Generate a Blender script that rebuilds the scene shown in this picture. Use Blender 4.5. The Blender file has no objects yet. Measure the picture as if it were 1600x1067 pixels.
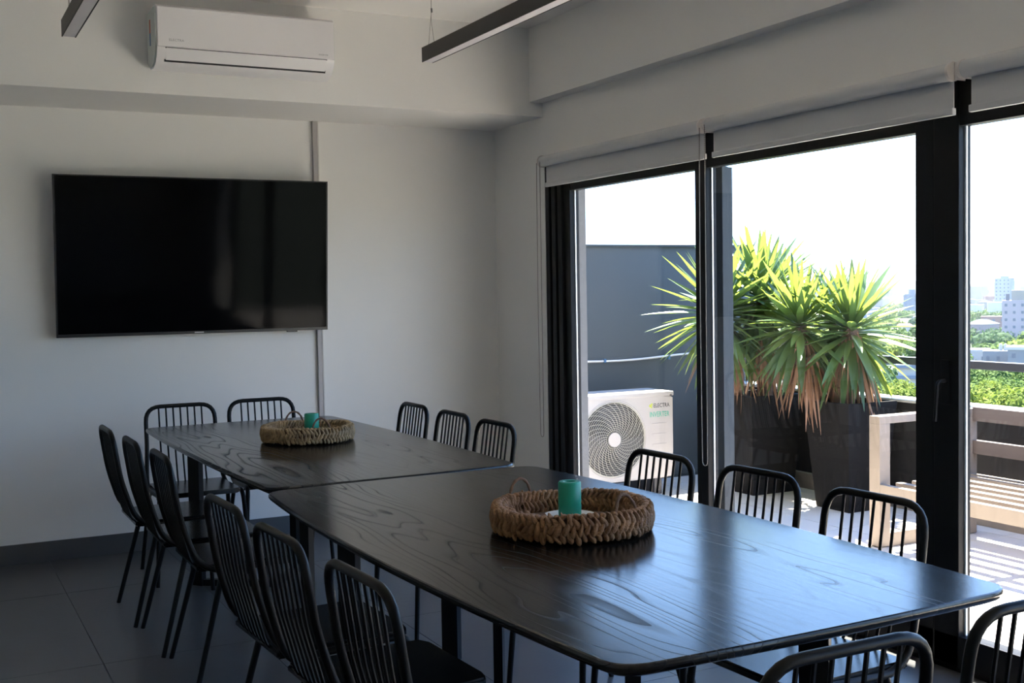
import bpy, bmesh, math, random
from mathutils import Vector, Matrix, Euler, noise

random.seed(7)
scn = bpy.context.scene
COL = scn.collection
PI = math.pi
R = math.radians

# ------------------------------------------------------------------ camera
def cam_axes(yaw, pitch, roll):
    cy, sy, cp, sp = math.cos(yaw), math.sin(yaw), math.cos(pitch), math.sin(pitch)
    F = Vector((sy*cp, cy*cp, -sp)); Rt = Vector((cy, -sy, 0.0)); U = Rt.cross(F)
    c, s = math.cos(roll), math.sin(roll)
    return c*Rt + s*U, -s*Rt + c*U, F
rt, up, fw = cam_axes(0.47663723, 0.04505203, -0.01686988)
cam_data = bpy.data.cameras.new('camera')
cam = bpy.data.objects.new('camera', cam_data); COL.objects.link(cam)
cam.matrix_world = Matrix(((rt.x, up.x, -fw.x, 0), (rt.y, up.y, -fw.y, 0), (rt.z, up.z, -fw.z, 1.40), (0, 0, 0, 1)))
cam_data.sensor_width = 36; cam_data.lens = 36*1811.95/1600
cam_data.clip_start = 0.05; cam_data.clip_end = 9000
scn.camera = cam

# ------------------------------------------------------------------ sky, sun, exposure
world = bpy.data.worlds.new('world'); scn.world = world; world.use_nodes = True
wn, wl = world.node_tree.nodes, world.node_tree.links
wn.clear()
wo = wn.new('ShaderNodeOutputWorld'); wb = wn.new('ShaderNodeBackground')
tc = wn.new('ShaderNodeTexCoord'); sx = wn.new('ShaderNodeSeparateXYZ')
rp = wn.new('ShaderNodeValToRGB')
wl.new(tc.outputs['Generated'], sx.inputs[0]); wl.new(sx.outputs['Z'], rp.inputs[0])
wl.new(rp.outputs[0], wb.inputs[0]); wl.new(wb.outputs[0], wo.inputs[0])
e = rp.color_ramp.elements
e[0].position = 0.0; e[0].color = (0.70, 0.84, 1.0, 1)
e[1].position = 1.0; e[1].color = (0.16, 0.33, 0.80, 1)
k = e.new(0.07); k.color = (0.52, 0.74, 1.0, 1)
k = e.new(0.30); k.color = (0.30, 0.52, 0.95, 1)
wb.inputs[1].default_value = 5.0
sun_d = bpy.data.lights.new('sun', 'SUN'); sun_d.energy = 50.0; sun_d.angle = R(0.7); sun_d.color = (1.0, 0.91, 0.77)
sun = bpy.data.objects.new('sun', sun_d); COL.objects.link(sun)
sun_dir = Vector((0.40, 0.36, 1.0)).normalized()
sun.rotation_euler = sun_dir.to_track_quat('Z', 'Y').to_euler()
scn.view_settings.view_transform = 'Standard'
scn.view_settings.look = 'None'
scn.view_settings.gamma = 1.0
scn.view_settings.use_curve_mapping = False
scn.view_settings.exposure = 0.25
scn.cycles.use_denoising = True
scn.cycles.max_bounces = 10
scn.cycles.diffuse_bounces = 6
scn.cycles.transparent_max_bounces = 24
scn.cycles.sample_clamp_indirect = 8.0

# ------------------------------------------------------------------ materials
def mat(name, col, rough=0.5, metal=0.0, spec=0.5, noise_amt=0.0, noise_scale=8.0, bump=0.0, bump_scale=60.0, stretch=None, col2=None):
    m = bpy.data.materials.new(name); m.use_nodes = True
    nt = m.node_tree; b = nt.nodes['Principled BSDF']
    b.inputs['Base Color'].default_value = (*col, 1); b.inputs['Roughness'].default_value = rough
    b.inputs['Metallic'].default_value = metal; b.inputs['Specular IOR Level'].default_value = spec
    t = nt.nodes.new('ShaderNodeTexCoord'); mp = nt.nodes.new('ShaderNodeMapping')
    nt.links.new(t.outputs['Object'], mp.inputs[0])
    if stretch: mp.inputs['Scale'].default_value = stretch
    if noise_amt > 0 or col2:
        n = nt.nodes.new('ShaderNodeTexNoise'); n.inputs['Scale'].default_value = noise_scale; n.inputs['Detail'].default_value = 5
        nt.links.new(mp.outputs[0], n.inputs['Vector'])
        mx = nt.nodes.new('ShaderNodeMix'); mx.data_type = 'RGBA'
        c2 = col2 or tuple(max(0, c*(1-noise_amt)) for c in col)
        mx.inputs[6].default_value = (*col, 1); mx.inputs[7].default_value = (*c2, 1)
        nt.links.new(n.outputs['Fac'], mx.inputs[0]); nt.links.new(mx.outputs[2], b.inputs['Base Color'])
    if bump > 0:
        n2 = nt.nodes.new('ShaderNodeTexNoise'); n2.inputs['Scale'].default_value = bump_scale; n2.inputs['Detail'].default_value = 4
        nt.links.new(mp.outputs[0], n2.inputs['Vector'])
        bp = nt.nodes.new('ShaderNodeBump'); bp.inputs['Strength'].default_value = bump; bp.inputs['Distance'].default_value = 0.01
        nt.links.new(n2.outputs['Fac'], bp.inputs['Height']); nt.links.new(bp.outputs[0], b.inputs['Normal'])
    return m

M = {}
M['wall'] = mat('white_plaster', (0.80, 0.79, 0.765), 0.85, noise_amt=0.03, noise_scale=2, bump=0.05, bump_scale=90)
M['ceiling'] = mat('ceiling_paint', (0.80, 0.785, 0.755), 0.9, noise_amt=0.03, noise_scale=2)
M['tile'] = mat('grey_porcelain_tile', (0.085, 0.087, 0.091), 0.33, spec=0.4, noise_amt=0.25, noise_scale=3.5, bump=0.03, bump_scale=25)
M['grout'] = mat('grout', (0.10, 0.10, 0.105), 0.8, noise_amt=0.1)
M['frame'] = mat('black_aluminium', (0.008, 0.0085, 0.011), 0.45, spec=0.2, noise_amt=0.1, noise_scale=30)
M['frame_out'] = mat('grey_aluminium_outside', (0.030, 0.040, 0.052), 0.5, spec=0.3, noise_amt=0.1, noise_scale=20)
M['bead'] = mat('frame_edge_glint', (0.85, 0.87, 0.88), 0.4, noise_amt=0.05)  # near-white colour stands in for light glinting off the frame edge
M['blacksteel'] = mat('black_powder_coat', (0.0035, 0.0035, 0.004), 0.38, spec=0.22, bump=0.03, bump_scale=300, noise_amt=0.1, noise_scale=40)
M['seat'] = mat('black_seat_sheet', (0.005, 0.005, 0.006), 0.22, spec=0.35, bump=0.02, bump_scale=120, noise_amt=0.1)
M['tableleg'] = mat('black_painted_steel', (0.004, 0.004, 0.005), 0.45, spec=0.2, noise_amt=0.1)
M['blind'] = mat('grey_roller_fabric', (0.60, 0.605, 0.61), 0.85, noise_amt=0.04, noise_scale=60, bump=0.05, bump_scale=500)
M['blindplastic'] = mat('white_blind_plastic', (0.72, 0.67, 0.64), 0.45, noise_amt=0.04)
M['chain'] = mat('bead_chain', (0.20, 0.19, 0.18), 0.4, noise_amt=0.1)
M['acwhite'] = mat('white_appliance_plastic', (0.84, 0.82, 0.82), 0.3, spec=0.45, noise_amt=0.02)
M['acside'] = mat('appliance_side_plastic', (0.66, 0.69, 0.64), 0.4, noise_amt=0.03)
M['dark'] = mat('dark_gap', (0.01, 0.01, 0.012), 0.6, noise_amt=0.1)
M['acmetal'] = mat('cream_painted_sheet', (0.50, 0.465, 0.45), 0.45, noise_amt=0.04, noise_scale=5)
M['grille'] = mat('grille_wire', (0.48, 0.46, 0.40), 0.45, noise_amt=0.05)
M['screen'] = mat('tv_screen', (0.002, 0.002, 0.0025), 0.06, spec=0.06, noise_amt=0.1)
M['bezel'] = mat('tv_bezel', (0.02, 0.02, 0.022), 0.3, noise_amt=0.1)
M['lightbody'] = mat('black_light_profile', (0.012, 0.011, 0.011), 0.5, noise_amt=0.1)
M['diffuser'] = mat('opal_diffuser', (0.62, 0.60, 0.62), 0.45, noise_amt=0.03)
M['wire'] = mat('steel_wire', (0.25, 0.24, 0.22), 0.35, metal=0.8, noise_amt=0.1)
M['conduit'] = mat('grey_conduit', (0.42, 0.40, 0.39), 0.4, noise_amt=0.05)
M['candle'] = mat('green_wax', (0.0, 0.27, 0.17), 0.42, noise_amt=0.12, noise_scale=12)
M['candle'].node_tree.nodes['Principled BSDF'].inputs['Subsurface Weight'].default_value = 0.15
M['candle'].node_tree.nodes['Principled BSDF'].inputs['Subsurface Radius'].default_value = (0.01, 0.02, 0.015)
M['plate'] = mat('white_ceramic', (0.85, 0.85, 0.86), 0.2, noise_amt=0.02)
M['weave'] = mat('water_hyacinth', (0.46, 0.24, 0.10), 0.65, noise_scale=30, col2=(0.07, 0.03, 0.014), bump=0.5, bump_scale=220)
M['weave2'] = mat('water_hyacinth_pale', (0.55, 0.38, 0.19), 0.65, noise_scale=30, col2=(0.09, 0.055, 0.028), bump=0.5, bump_scale=220)
M['twine'] = mat('twine', (0.20, 0.11, 0.06), 0.75, noise_scale=60, col2=(0.08, 0.04, 0.02), bump=0.4, bump_scale=250)
M['extwall'] = mat('blue_grey_render', (0.060, 0.074, 0.088), 0.8, noise_amt=0.18, noise_scale=1.6, bump=0.02, bump_scale=40)
M['jamb'] = mat('speckled_concrete', (0.20, 0.20, 0.205), 0.85, noise_amt=0.35, noise_scale=40, bump=0.1)
M['parapet'] = mat('black_weathered_render', (0.018, 0.018, 0.020), 0.85, spec=0.15, noise_scale=4, col2=(0.04, 0.036, 0.032), stretch=(1, 1, 0.25), bump=0.1, bump_scale=30)
M['cap'] = mat('pale_coping', (0.62, 0.60, 0.57), 0.7, noise_amt=0.15)
M['plinth'] = mat('beige_plinth', (0.30, 0.25, 0.21), 0.8, noise_amt=0.12, noise_scale=5)
M['paver'] = mat('terrace_paver', (0.71, 0.655, 0.60), 0.8, noise_amt=0.15, noise_scale=6, bump=0.05)
M['planter'] = mat('black_fibre_cement', (0.010, 0.010, 0.012), 0.8, spec=0.12, noise_scale=3, col2=(0.02, 0.018, 0.016), stretch=(1, 1, 0.4), bump=0.08)
M['soil'] = mat('soil', (0.05, 0.035, 0.025), 0.95, noise_amt=0.4, bump=0.6, bump_scale=60)
M['bench'] = mat('taupe_painted_wood', (0.26, 0.215, 0.18), 0.6, noise_amt=0.1, noise_scale=10, stretch=(1, 0.2, 1))
M['benchback'] = mat('mauve_taupe_wood', (0.145, 0.115, 0.108), 0.6, noise_amt=0.12, noise_scale=10, stretch=(1, 0.2, 1))
M['cable'] = mat('white_cable', (0.75, 0.72, 0.72), 0.5, noise_amt=0.05)
M['rail'] = mat('dark_handrail', (0.05, 0.05, 0.06), 0.4, spec=0.5, noise_amt=0.1)
M['railpost'] = mat('pale_rail_post', (0.6, 0.62, 0.65), 0.4, noise_amt=0.1)
M['trunk'] = mat('yucca_bark', (0.32, 0.20, 0.14), 0.9, noise_scale=14, col2=(0.12, 0.075, 0.055), stretch=(1, 1, 3.0), bump=0.9, bump_scale=30)
M['inkblack'] = mat('ink_black', (0.03, 0.03, 0.03), 0.5, noise_amt=0.02)
M['inkgreen'] = mat('ink_green', (0.05, 0.45, 0.30), 0.5, noise_amt=0.02)
M['inklime'] = mat('ink_lime', (0.55, 0.62, 0.06), 0.5, noise_amt=0.02)
M['inkgrey'] = mat('ink_grey', (0.45, 0.44, 0.44), 0.5, noise_amt=0.02)
M['inkred'] = mat('ink_red', (0.55, 0.10, 0.03), 0.5, noise_amt=0.02)
M['inkblue'] = mat('ink_blue', (0.04, 0.14, 0.30), 0.5, noise_amt=0.02)

def leaf_mat(name, col, tcol, tr=0.5, rough=0.35):
    m = bpy.data.materials.new(name); m.use_nodes = True; nt = m.node_tree
    b = nt.nodes['Principled BSDF']; out = nt.nodes['Material Output']
    oi = nt.nodes.new('ShaderNodeObjectInfo'); hs = nt.nodes.new('ShaderNodeHueSaturation')
    mr = nt.nodes.new('ShaderNodeMapRange'); mr.inputs[3].default_value = 0.7; mr.inputs[4].default_value = 1.25
    nt.links.new(oi.outputs['Random'], mr.inputs[0]); nt.links.new(mr.outputs[0], hs.inputs['Value'])
    hs.inputs['Color'].default_value = (*col, 1); nt.links.new(hs.outputs[0], b.inputs['Base Color'])
    b.inputs['Roughness'].default_value = rough
    tl = nt.nodes.new('ShaderNodeBsdfTranslucent'); tl.inputs[0].default_value = (*tcol, 1)
    mx = nt.nodes.new('ShaderNodeMixShader'); mx.inputs[0].default_value = tr
    nt.links.new(b.outputs[0], mx.inputs[1]); nt.links.new(tl.outputs[0], mx.inputs[2]); nt.links.new(mx.outputs[0], out.inputs[0])
    return m
M['leaf'] = leaf_mat('yucca_leaf', (0.07, 0.14, 0.055), (0.24, 0.31, 0.05), 0.34)
M['dryleaf'] = leaf_mat('dry_yucca_leaf', (0.34, 0.19, 0.12), (0.40, 0.22, 0.12), 0.25, 0.7)
def crown_mat(name, c1, c2):
    m = bpy.data.materials.new(name); m.use_nodes = True; nt = m.node_tree
    b = nt.nodes['Principled BSDF']; b.inputs['Roughness'].default_value = 0.8; b.inputs['Specular IOR Level'].default_value = 0.08; out = nt.nodes['Material Output']
    t = nt.nodes.new('ShaderNodeTexCoord'); n = nt.nodes.new('ShaderNodeTexNoise'); n.inputs['Scale'].default_value = 1.2; n.inputs['Detail'].default_value = 4
    nt.links.new(t.outputs['Object'], n.inputs['Vector'])
    mx = nt.nodes.new('ShaderNodeMix'); mx.data_type = 'RGBA'; mx.inputs[6].default_value = (*c1, 1); mx.inputs[7].default_value = (*c2, 1)
    nt.links.new(n.outputs['Fac'], mx.inputs[0]); nt.links.new(mx.outputs[2], b.inputs['Base Color'])
    tl = nt.nodes.new('ShaderNodeBsdfTranslucent'); nt.links.new(mx.outputs[2], tl.inputs[0])
    ms = nt.nodes.new('ShaderNodeMixShader'); ms.inputs[0].default_value = 0.35
    nt.links.new(b.outputs[0], ms.inputs[1]); nt.links.new(tl.outputs[0], ms.inputs[2]); nt.links.new(ms.outputs[0], out.inputs[0])
    return m
M['crownA'] = crown_mat('bright_foliage', (0.035, 0.075, 0.015), (0.21, 0.25, 0.045))
M['crownB'] = crown_mat('mid_foliage', (0.03, 0.07, 0.02), (0.12, 0.17, 0.045))
M['crownC'] = crown_mat('dark_foliage', (0.03, 0.065, 0.027), (0.06, 0.10, 0.04))
M['ground'] = mat('city_ground', (0.12, 0.135, 0.095), 0.9, noise_amt=0.4, noise_scale=0.02)

def glass_mat():
    m = bpy.data.materials.new('window_glass'); m.use_nodes = True; nt = m.node_tree; nt.nodes.clear()
    out = nt.nodes.new('ShaderNodeOutputMaterial'); tr = nt.nodes.new('ShaderNodeBsdfTransparent'); tr.inputs[0].default_value = (0.94, 0.96, 0.97, 1)
    gl = nt.nodes.new('ShaderNodeBsdfGlossy'); gl.inputs['Roughness'].default_value = 0.01
    lw = nt.nodes.new('ShaderNodeLayerWeight'); lw.inputs[0].default_value = 0.5
    pw = nt.nodes.new('ShaderNodeMath'); pw.operation = 'POWER'; pw.inputs[1].default_value = 5.0; nt.links.new(lw.outputs['Facing'], pw.inputs[0])
    fr = nt.nodes.new('ShaderNodeMath'); fr.operation = 'MULTIPLY_ADD'; fr.inputs[1].default_value = 0.9; fr.inputs[2].default_value = 0.035; nt.links.new(pw.outputs[0], fr.inputs[0])
    mx = nt.nodes.new('ShaderNodeMixShader')
    nt.links.new(fr.outputs[0], mx.inputs[0]); nt.links.new(tr.outputs[0], mx.inputs[1]); nt.links.new(gl.outputs[0], mx.inputs[2]); nt.links.new(mx.outputs[0], out.inputs[0])
    return m
M['glass'] = glass_mat()

def table_mat():
    m = bpy.data.materials.new('black_stained_oak'); m.use_nodes = True; nt = m.node_tree; L = nt.links
    b = nt.nodes['Principled BSDF']
    def N(t, **kw):
        n = nt.nodes.new(t)
        for k_, v_ in kw.items(): setattr(n, k_, v_)
        return n
    t = N('ShaderNodeTexCoord'); mp = N('ShaderNodeMapping'); mp.inputs['Scale'].default_value = (1.0, 0.13, 1.0)
    L.new(t.outputs['Object'], mp.inputs[0])
    n = N('ShaderNodeTexNoise'); n.inputs['Scale'].default_value = 2.2; n.inputs['Detail'].default_value = 3.0; n.inputs['Roughness'].default_value = 0.46; n.inputs['Distortion'].default_value = 0.1
    L.new(mp.outputs[0], n.inputs['Vector'])
    mul = N('ShaderNodeMath', operation='MULTIPLY'); mul.inputs[1].default_value = 44.0; L.new(n.outputs['Fac'], mul.inputs[0])
    fr = N('ShaderNodeMath', operation='FRACT'); L.new(mul.outputs[0], fr.inputs[0])
    r1 = N('ShaderNodeValToRGB'); L.new(fr.outputs[0], r1.inputs[0])
    e = r1.color_ramp.elements; e[0].position = 0.0; e[0].color = (1, 1, 1, 1); e[1].position = 0.13; e[1].color = (0, 0, 0, 1)
    k = e.new(0.80); k.color = (0, 0, 0, 1); k = e.new(1.0); k.color = (0.35, 0.35, 0.35, 1)
    # lines come and go
    n3 = N('ShaderNodeTexNoise'); n3.inputs['Scale'].default_value = 2.2; n3.inputs['Detail'].default_value = 2; L.new(mp.outputs[0], n3.inputs['Vector'])
    mr3 = N('ShaderNodeMapRange'); mr3.inputs[1].default_value = 0.42; mr3.inputs[2].default_value = 0.58; mr3.inputs[3].default_value = 0.1; mr3.inputs[4].default_value = 1.0; L.new(n3.outputs['Fac'], mr3.inputs[0])
    ln = N('ShaderNodeMath', operation='MULTIPLY'); L.new(r1.outputs[0], ln.inputs[0]); L.new(mr3.outputs[0], ln.inputs[1])
    # fine pores
    mp2 = N('ShaderNodeMapping'); mp2.inputs['Scale'].default_value = (160.0, 5.0, 1.0); L.new(t.outputs['Object'], mp2.inputs[0])
    n2 = N('ShaderNodeTexNoise'); n2.inputs['Scale'].default_value = 1.0; n2.inputs['Detail'].default_value = 3; L.new(mp2.outputs[0], n2.inputs['Vector'])
    sp = N('ShaderNodeMapRange'); sp.inputs[3].default_value = 0.46; sp.inputs[4].default_value = 0.26; L.new(ln.outputs[0], sp.inputs[0])
    po = N('ShaderNodeMapRange'); po.inputs[1].default_value = 0.35; po.inputs[2].default_value = 0.65; po.inputs[3].default_value = 0.78; po.inputs[4].default_value = 1.0; L.new(n2.outputs['Fac'], po.inputs[0])
    sm = N('ShaderNodeMath', operation='MULTIPLY'); L.new(sp.outputs[0], sm.inputs[0]); L.new(po.outputs[0], sm.inputs[1])
    L.new(sm.outputs[0], b.inputs['Specular IOR Level'])
    rr = N('ShaderNodeMapRange'); rr.inputs[3].default_value = 0.19; rr.inputs[4].default_value = 0.42; L.new(ln.outputs[0], rr.inputs[0]); L.new(rr.outputs[0], b.inputs['Roughness'])
    cm = N('ShaderNodeMix', data_type='RGBA'); cm.inputs[6].default_value = (0.008, 0.0075, 0.007, 1); cm.inputs[7].default_value = (0.005, 0.0045, 0.004, 1)
    L.new(ln.outputs[0], cm.inputs[0]); L.new(cm.outputs[2], b.inputs['Base Color'])
    return m
M['table'] = table_mat()

# ------------------------------------------------------------------ helpers
def tag(o, label=None, cat=None, group=None, kind=None):
    if label: o['label'] = label
    if cat: o['category'] = cat
    if group: o['group'] = group
    if kind: o['kind'] = kind
    return o
def thing(name, label, cat, loc=(0, 0, 0), rotz=0.0, group=None, kind=None):
    o = bpy.data.objects.new(name, None); COL.objects.link(o); o.empty_display_size = 0.1
    o.location = loc; o.rotation_euler = (0, 0, rotz)
    return tag(o, label, cat, group, kind)
def obj(name, bm, m, parent=None, smooth=False, loc=None, rot=None):
    if isinstance(bm, bmesh.types.BMesh):
        me = bpy.data.meshes.new(name); bm.normal_update(); bm.to_mesh(me); bm.free()
        me.materials.append(m)
        if smooth:
            me.shade_smooth()
            try: me.set_sharp_from_angle(angle=R(40))
            except Exception: pass
            for pg in me.polygons:
                if len(pg.vertices) > 4: pg.use_smooth = False
    else: me = bm
    o = bpy.data.objects.new(name, me); COL.objects.link(o)
    if parent: o.parent = parent
    if loc is not None: o.location = loc
    if rot is not None: o.rotation_euler = rot
    return o
def box(bm, x0, x1, y0, y1, z0, z1, bev=0.0):
    r = bmesh.ops.create_cube(bm, size=1.0); v = r['verts']
    for p in v: p.co = Vector(((x0+x1)/2 + p.co.x*(x1-x0), (y0+y1)/2 + p.co.y*(y1-y0), (z0+z1)/2 + p.co.z*(z1-z0)))
    if bev > 0:
        es = list({ed for p in v for ed in p.link_edges})
        bmesh.ops.bevel(bm, geom=es, offset=bev, segments=2, affect='EDGES', profile=0.7)
    return bm
def bx(x0, x1, y0, y1, z0, z1, bev=0.0): return box(bmesh.new(), x0, x1, y0, y1, z0, z1, bev)
def tube(bm, pts, r, n=8, closed=False, caps=True):
    pts = [Vector(p) for p in pts]; N = len(pts); rings = []
    rr = r if isinstance(r, (list, tuple)) else [r]*N
    t0 = (pts[1]-pts[0]).normalized()
    a = Vector((0, 0, 1)) if abs(t0.z) < 0.9 else Vector((1, 0, 0))
    u = t0.cross(a).normalized()
    for i, p in enumerate(pts):
        if closed: t = (pts[(i+1) % N]-pts[i-1]).normalized()
        elif i == 0: t = t0
        elif i == N-1: t = (pts[-1]-pts[-2]).normalized()
        else: t = ((pts[i+1]-p).normalized()+(p-pts[i-1]).normalized()).normalized()
        u = (u - t*u.dot(t)).normalized(); w = t.cross(u)
        rings.append([bm.verts.new(p + (u*math.cos(2*PI*j/n) + w*math.sin(2*PI*j/n))*rr[i]) for j in range(n)])
    for i in range(N if closed else N-1):
        A, B = rings[i], rings[(i+1) % N]
        for j in range(n): bm.faces.new((A[j], A[(j+1) % n], B[(j+1) % n], B[j]))
    if caps and not closed:
        bm.faces.new(rings[0][::-1]); bm.faces.new(rings[-1])
    return bm
def fillet(pts, rad, seg=5):
    """round the inner corners of a polyline"""
    pts = [Vector(p) for p in pts]; out = [pts[0]]
    rad = rad if isinstance(rad, (list, tuple)) else [rad]*(len(pts)-2)
    for i in range(1, len(pts)-1):
        a, p, b = pts[i-1], pts[i], pts[i+1]; r = rad[i-1]
        d1 = (a-p); d2 = (b-p); r = min(r, d1.length*0.49, d2.length*0.49)
        s, e2 = p+d1.normalized()*r, p+d2.normalized()*r
        for k in range(seg+1):
            t = k/seg; out.append(s*(1-t)**2 + p*2*t*(1-t) + e2*t*t)
    out.append(pts[-1]); return out
def lathe(bm, prof, n=32, cx=0, cy=0):
    rings = []
    for r, z in prof:
        rings.append([bm.verts.new((cx+r*math.cos(2*PI*j/n), cy+r*math.sin(2*PI*j/n), z)) for j in range(n)] if r > 1e-6 else [bm.verts.new((cx, cy, z))])
    for A, B in zip(rings, rings[1:]):
        for j in range(n):
            j2 = (j+1) % n
            if len(A) == 1: bm.faces.new((A[0], B[j], B[j2]))
            elif len(B) == 1: bm.faces.new((A[j], A[j2], B[0]))
            else: bm.faces.new((A[j], A[j2], B[j2], B[j]))
    bmesh.ops.recalc_face_normals(bm, faces=bm.faces)
    return bm
def prism(bm, poly, z0, z1):
    lo = [bm.verts.new((x, y, z0)) for x, y in poly]; hi = [bm.verts.new((x, y, z1)) for x, y in poly]
    bm.faces.new(lo[::-1]); bm.faces.new(hi); n = len(poly)
    for i in range(n): bm.faces.new((lo[i], lo[(i+1) % n], hi[(i+1) % n], hi[i]))
    bmesh.ops.recalc_face_normals(bm, faces=bm.faces)
    return bm
def extrude_x(bm, prof_yz, x0, x1):
    A = [bm.verts.new((x0, y, z)) for y, z in prof_yz]; B = [bm.verts.new((x1, y, z)) for y, z in prof_yz]; n = len(A)
    bm.faces.new(A); bm.faces.new(B[::-1])
    for i in range(n): bm.faces.new((A[i], B[i], B[(i+1) % n], A[(i+1) % n]))
    bmesh.ops.recalc_face_normals(bm, faces=bm.faces)
    return bm
def cyl(bm, p, q, r, n=16): return tube(bm, [p, q], r, n)
def dup(root, loc=None, rotz=None, label=None, group=None):
    r = root.copy(); COL.objects.link(r)
    if loc is not None: r.location = loc
    if rotz is not None: r.rotation_euler = (0, 0, rotz)
    if label: r['label'] = label
    if group: r['group'] = group
    for ch in list(root.children):
        c = ch.copy(); COL.objects.link(c); c.parent = r
        for g in list(ch.children):
            d = g.copy(); COL.objects.link(d); d.parent = c
    return r
def struct(name, bm, m, smooth=False): return tag(obj(name, bm, m, smooth=smooth), kind='structure')
def text_mesh(name, s, size, m, parent, loc, rot, extrude=0.0006, spacing=1.0, width=None):
    cu = bpy.data.curves.new(name, 'FONT'); cu.body = s; cu.size = size; cu.extrude = extrude; cu.space_character = spacing
    cu.resolution_u = 2
    t = bpy.data.objects.new('t', cu); COL.objects.link(t)
    bpy.context.view_layer.update()
    me = bpy.data.meshes.new_from_object(t.evaluated_get(bpy.context.evaluated_depsgraph_get()))
    bpy.data.objects.remove(t); bpy.data.curves.remove(cu)
    if width:
        xs = [v.co.x for v in me.vertices]; w = max(xs)-min(xs); x0 = min(xs)
        for v in me.vertices: v.co.x = (v.co.x-x0)*width/w
    me.materials.clear(); me.materials.append(m)
    return obj(name, me, m, parent, loc=loc, rot=rot)

# ================================================================== ROOM
XW = 3.29; YB = 6.564; XL = -2.4; YR = -2.6; ZC = 2.895
struct('wall_back', bx(XL-0.2, XW+0.02, YB, YB+0.2, -0.1, ZC), M['wall'])
struct('wall_left', bx(XL-0.2, XL, YR, YB, -0.1, ZC), M['wall'])
struct('wall_rear', bx(XL-0.2, XW+0.2, YR-0.2, YR, -0.1, ZC), M['wall'])
struct('ceiling', bx(XL-0.2, XW+0.26, YR-0.2, YB+0.2, ZC, ZC+0.2), M['ceiling'])
wr = bmesh.new()
box(wr, XW, XW+0.26, 5.925, YB+0.2, -0.1, ZC)            # pier beside the glazing
box(wr, XW, XW+0.26, YR-0.2, 5.925, 2.115, ZC)            # wall above the glazing
box(wr, XW, XW+0.26, YR-0.2, -1.55, -0.1, 2.115)
struct('wall_right', wr, M['wall'])
struct('trim_1', bx(XL, XW, 5.935, YB, 2.395, ZC), M['wall'])                 # dropped beam over the tv wall
struct('trim_2', bx(3.205, XW, YR, 5.935, 2.475, ZC), M['wall'])              # dropped beam over the windows
fl = struct('floor', bx(XL-0.2, XW+0.26, YR-0.2, YB+0.2, -0.10, -0.012), M['grout'])
TW, TL = 0.6, 1.2
tile_me = None
x = XL
while x < XW:
    y = YR + (0 if int(round((x-XL)/TW)) % 2 == 0 else 0)
    while y < YB:
        w = min(TW, XW+0.0-x); l = min(TL, YB-y)
        if w > 0.05 and l > 0.05:
            if abs(w-TW) < 1e-4 and abs(l-TL) < 1e-4:
                if tile_me is None:
                    t = obj('floor_tile', bx(0.0012, w-0.0012, 0.0012, l-0.0012, -0.012, 0, 0.0008), M['tile'], fl); tile_me = t.data
                else: t = obj('floor_tile', tile_me, None, fl)
            else: t = obj('floor_tile', bx(0.0012, w-0.0012, 0.0012, l-0.0012, -0.012, 0, 0.0008), M['tile'], fl)
            t.location = (x, y, 0)
        y += TL
    x += TW
bb = struct('baseboard_back', bx(XL, XW, YB-0.004, YB, 0, 0.104), M['grout'])
x = XL
while x < XW-0.05:
    w = min(1.2, XW-x); obj('baseboard_tile', bx(x+0.001, x+w-0.001, YB-0.012, YB-0.004, 0.0, 0.106, 0.001), M['tile'], bb); x += 1.2
struct('baseboard_right', bx(XW-0.012, XW, 5.93, YB-0.012, 0, 0.106, 0.001), M['tile'])
struct('baseboard_left', bx(XL, XL+0.012, YR, YB-0.012, 0, 0.106, 0.001), M['tile'])

# ------------------------------------------------------------------ glazing
X0, X1 = 3.30, 3.36
def pane_window(n, ya, yb, jamb_l, jamb_r, name='window'):
    """framed glass from y=yb (towards the camera) to y=ya (far end)"""
    w = struct('%s_%d' % (name, n), bx(X0+0.005, X1, yb, ya, 1.95, 2.115, 0.003), M['frame'])
    obj('bottom_rail', bx(X0, X1, yb, ya, 0.012, 0.125, 0.003), M['frame'], w)
    obj('stile', bx(X0, X1, ya-jamb_l, ya, 0.0, 2.113, 0.004), M['frame'], w)
    obj('stile', bx(X0, X1, yb, yb+jamb_r, 0.0, 2.113, 0.004), M['frame'], w)
    obj('glass_pane', bx(3.322, 3.328, yb+jamb_r-0.005, ya-jamb_l+0.005, 0.12, 1.955), M['glass'], w)
    obj('edge_glint_strip', bx(3.330, 3.337, ya-jamb_l-0.007, ya-jamb_l, 0.125, 1.95), M['bead'], w)  # added pale strip, the bright reflection along the frame edge as colour
    return w
w1 = pane_window(1, 5.92, 4.455, 0.262, 0.03)
ob = bmesh.new()
for yy in (5.885, 5.815, 5.745): box(ob, X0-0.018, X0+0.01, yy-0.022, yy+0.022, 0.0, 2.112, 0.004)
obj('jamb_profile', ob, M['frame'], w1)
w2 = pane_window(2, 4.455, 3.045, 0.055, 0.085)
obj('outer_stile', bx(3.395, 3.43, 4.40, 4.45, 0.02, 1.96, 0.003), M['frame_out'], w2)
obj('outer_stile', bx(3.44, 3.475, 4.425, 4.46, 0.02, 1.96, 0.003), M['frame_out'], w2)
w3 = pane_window(3, 3.045, 1.00, 0.115, 0.08)
hb = tube(bmesh.new(), fillet([(X0, 2.985, 1.045), (X0-0.045, 2.985, 1.045), (X0-0.05, 2.992, 0.90)], [0.02], 4), 0.007, 8)
obj('lever_handle', hb, M['frame'], w3, smooth=True)
obj('handle_plate', bx(X0-0.008, X0+0.002, 2.965, 3.005, 0.96, 1.12, 0.003), M['frame'], w3)
w4 = pane_window(4, 1.00, -0.45, 0.08, 0.05)
w5 = pane_window(5, -0.45, -1.55, 0.05, 0.08)
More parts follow.
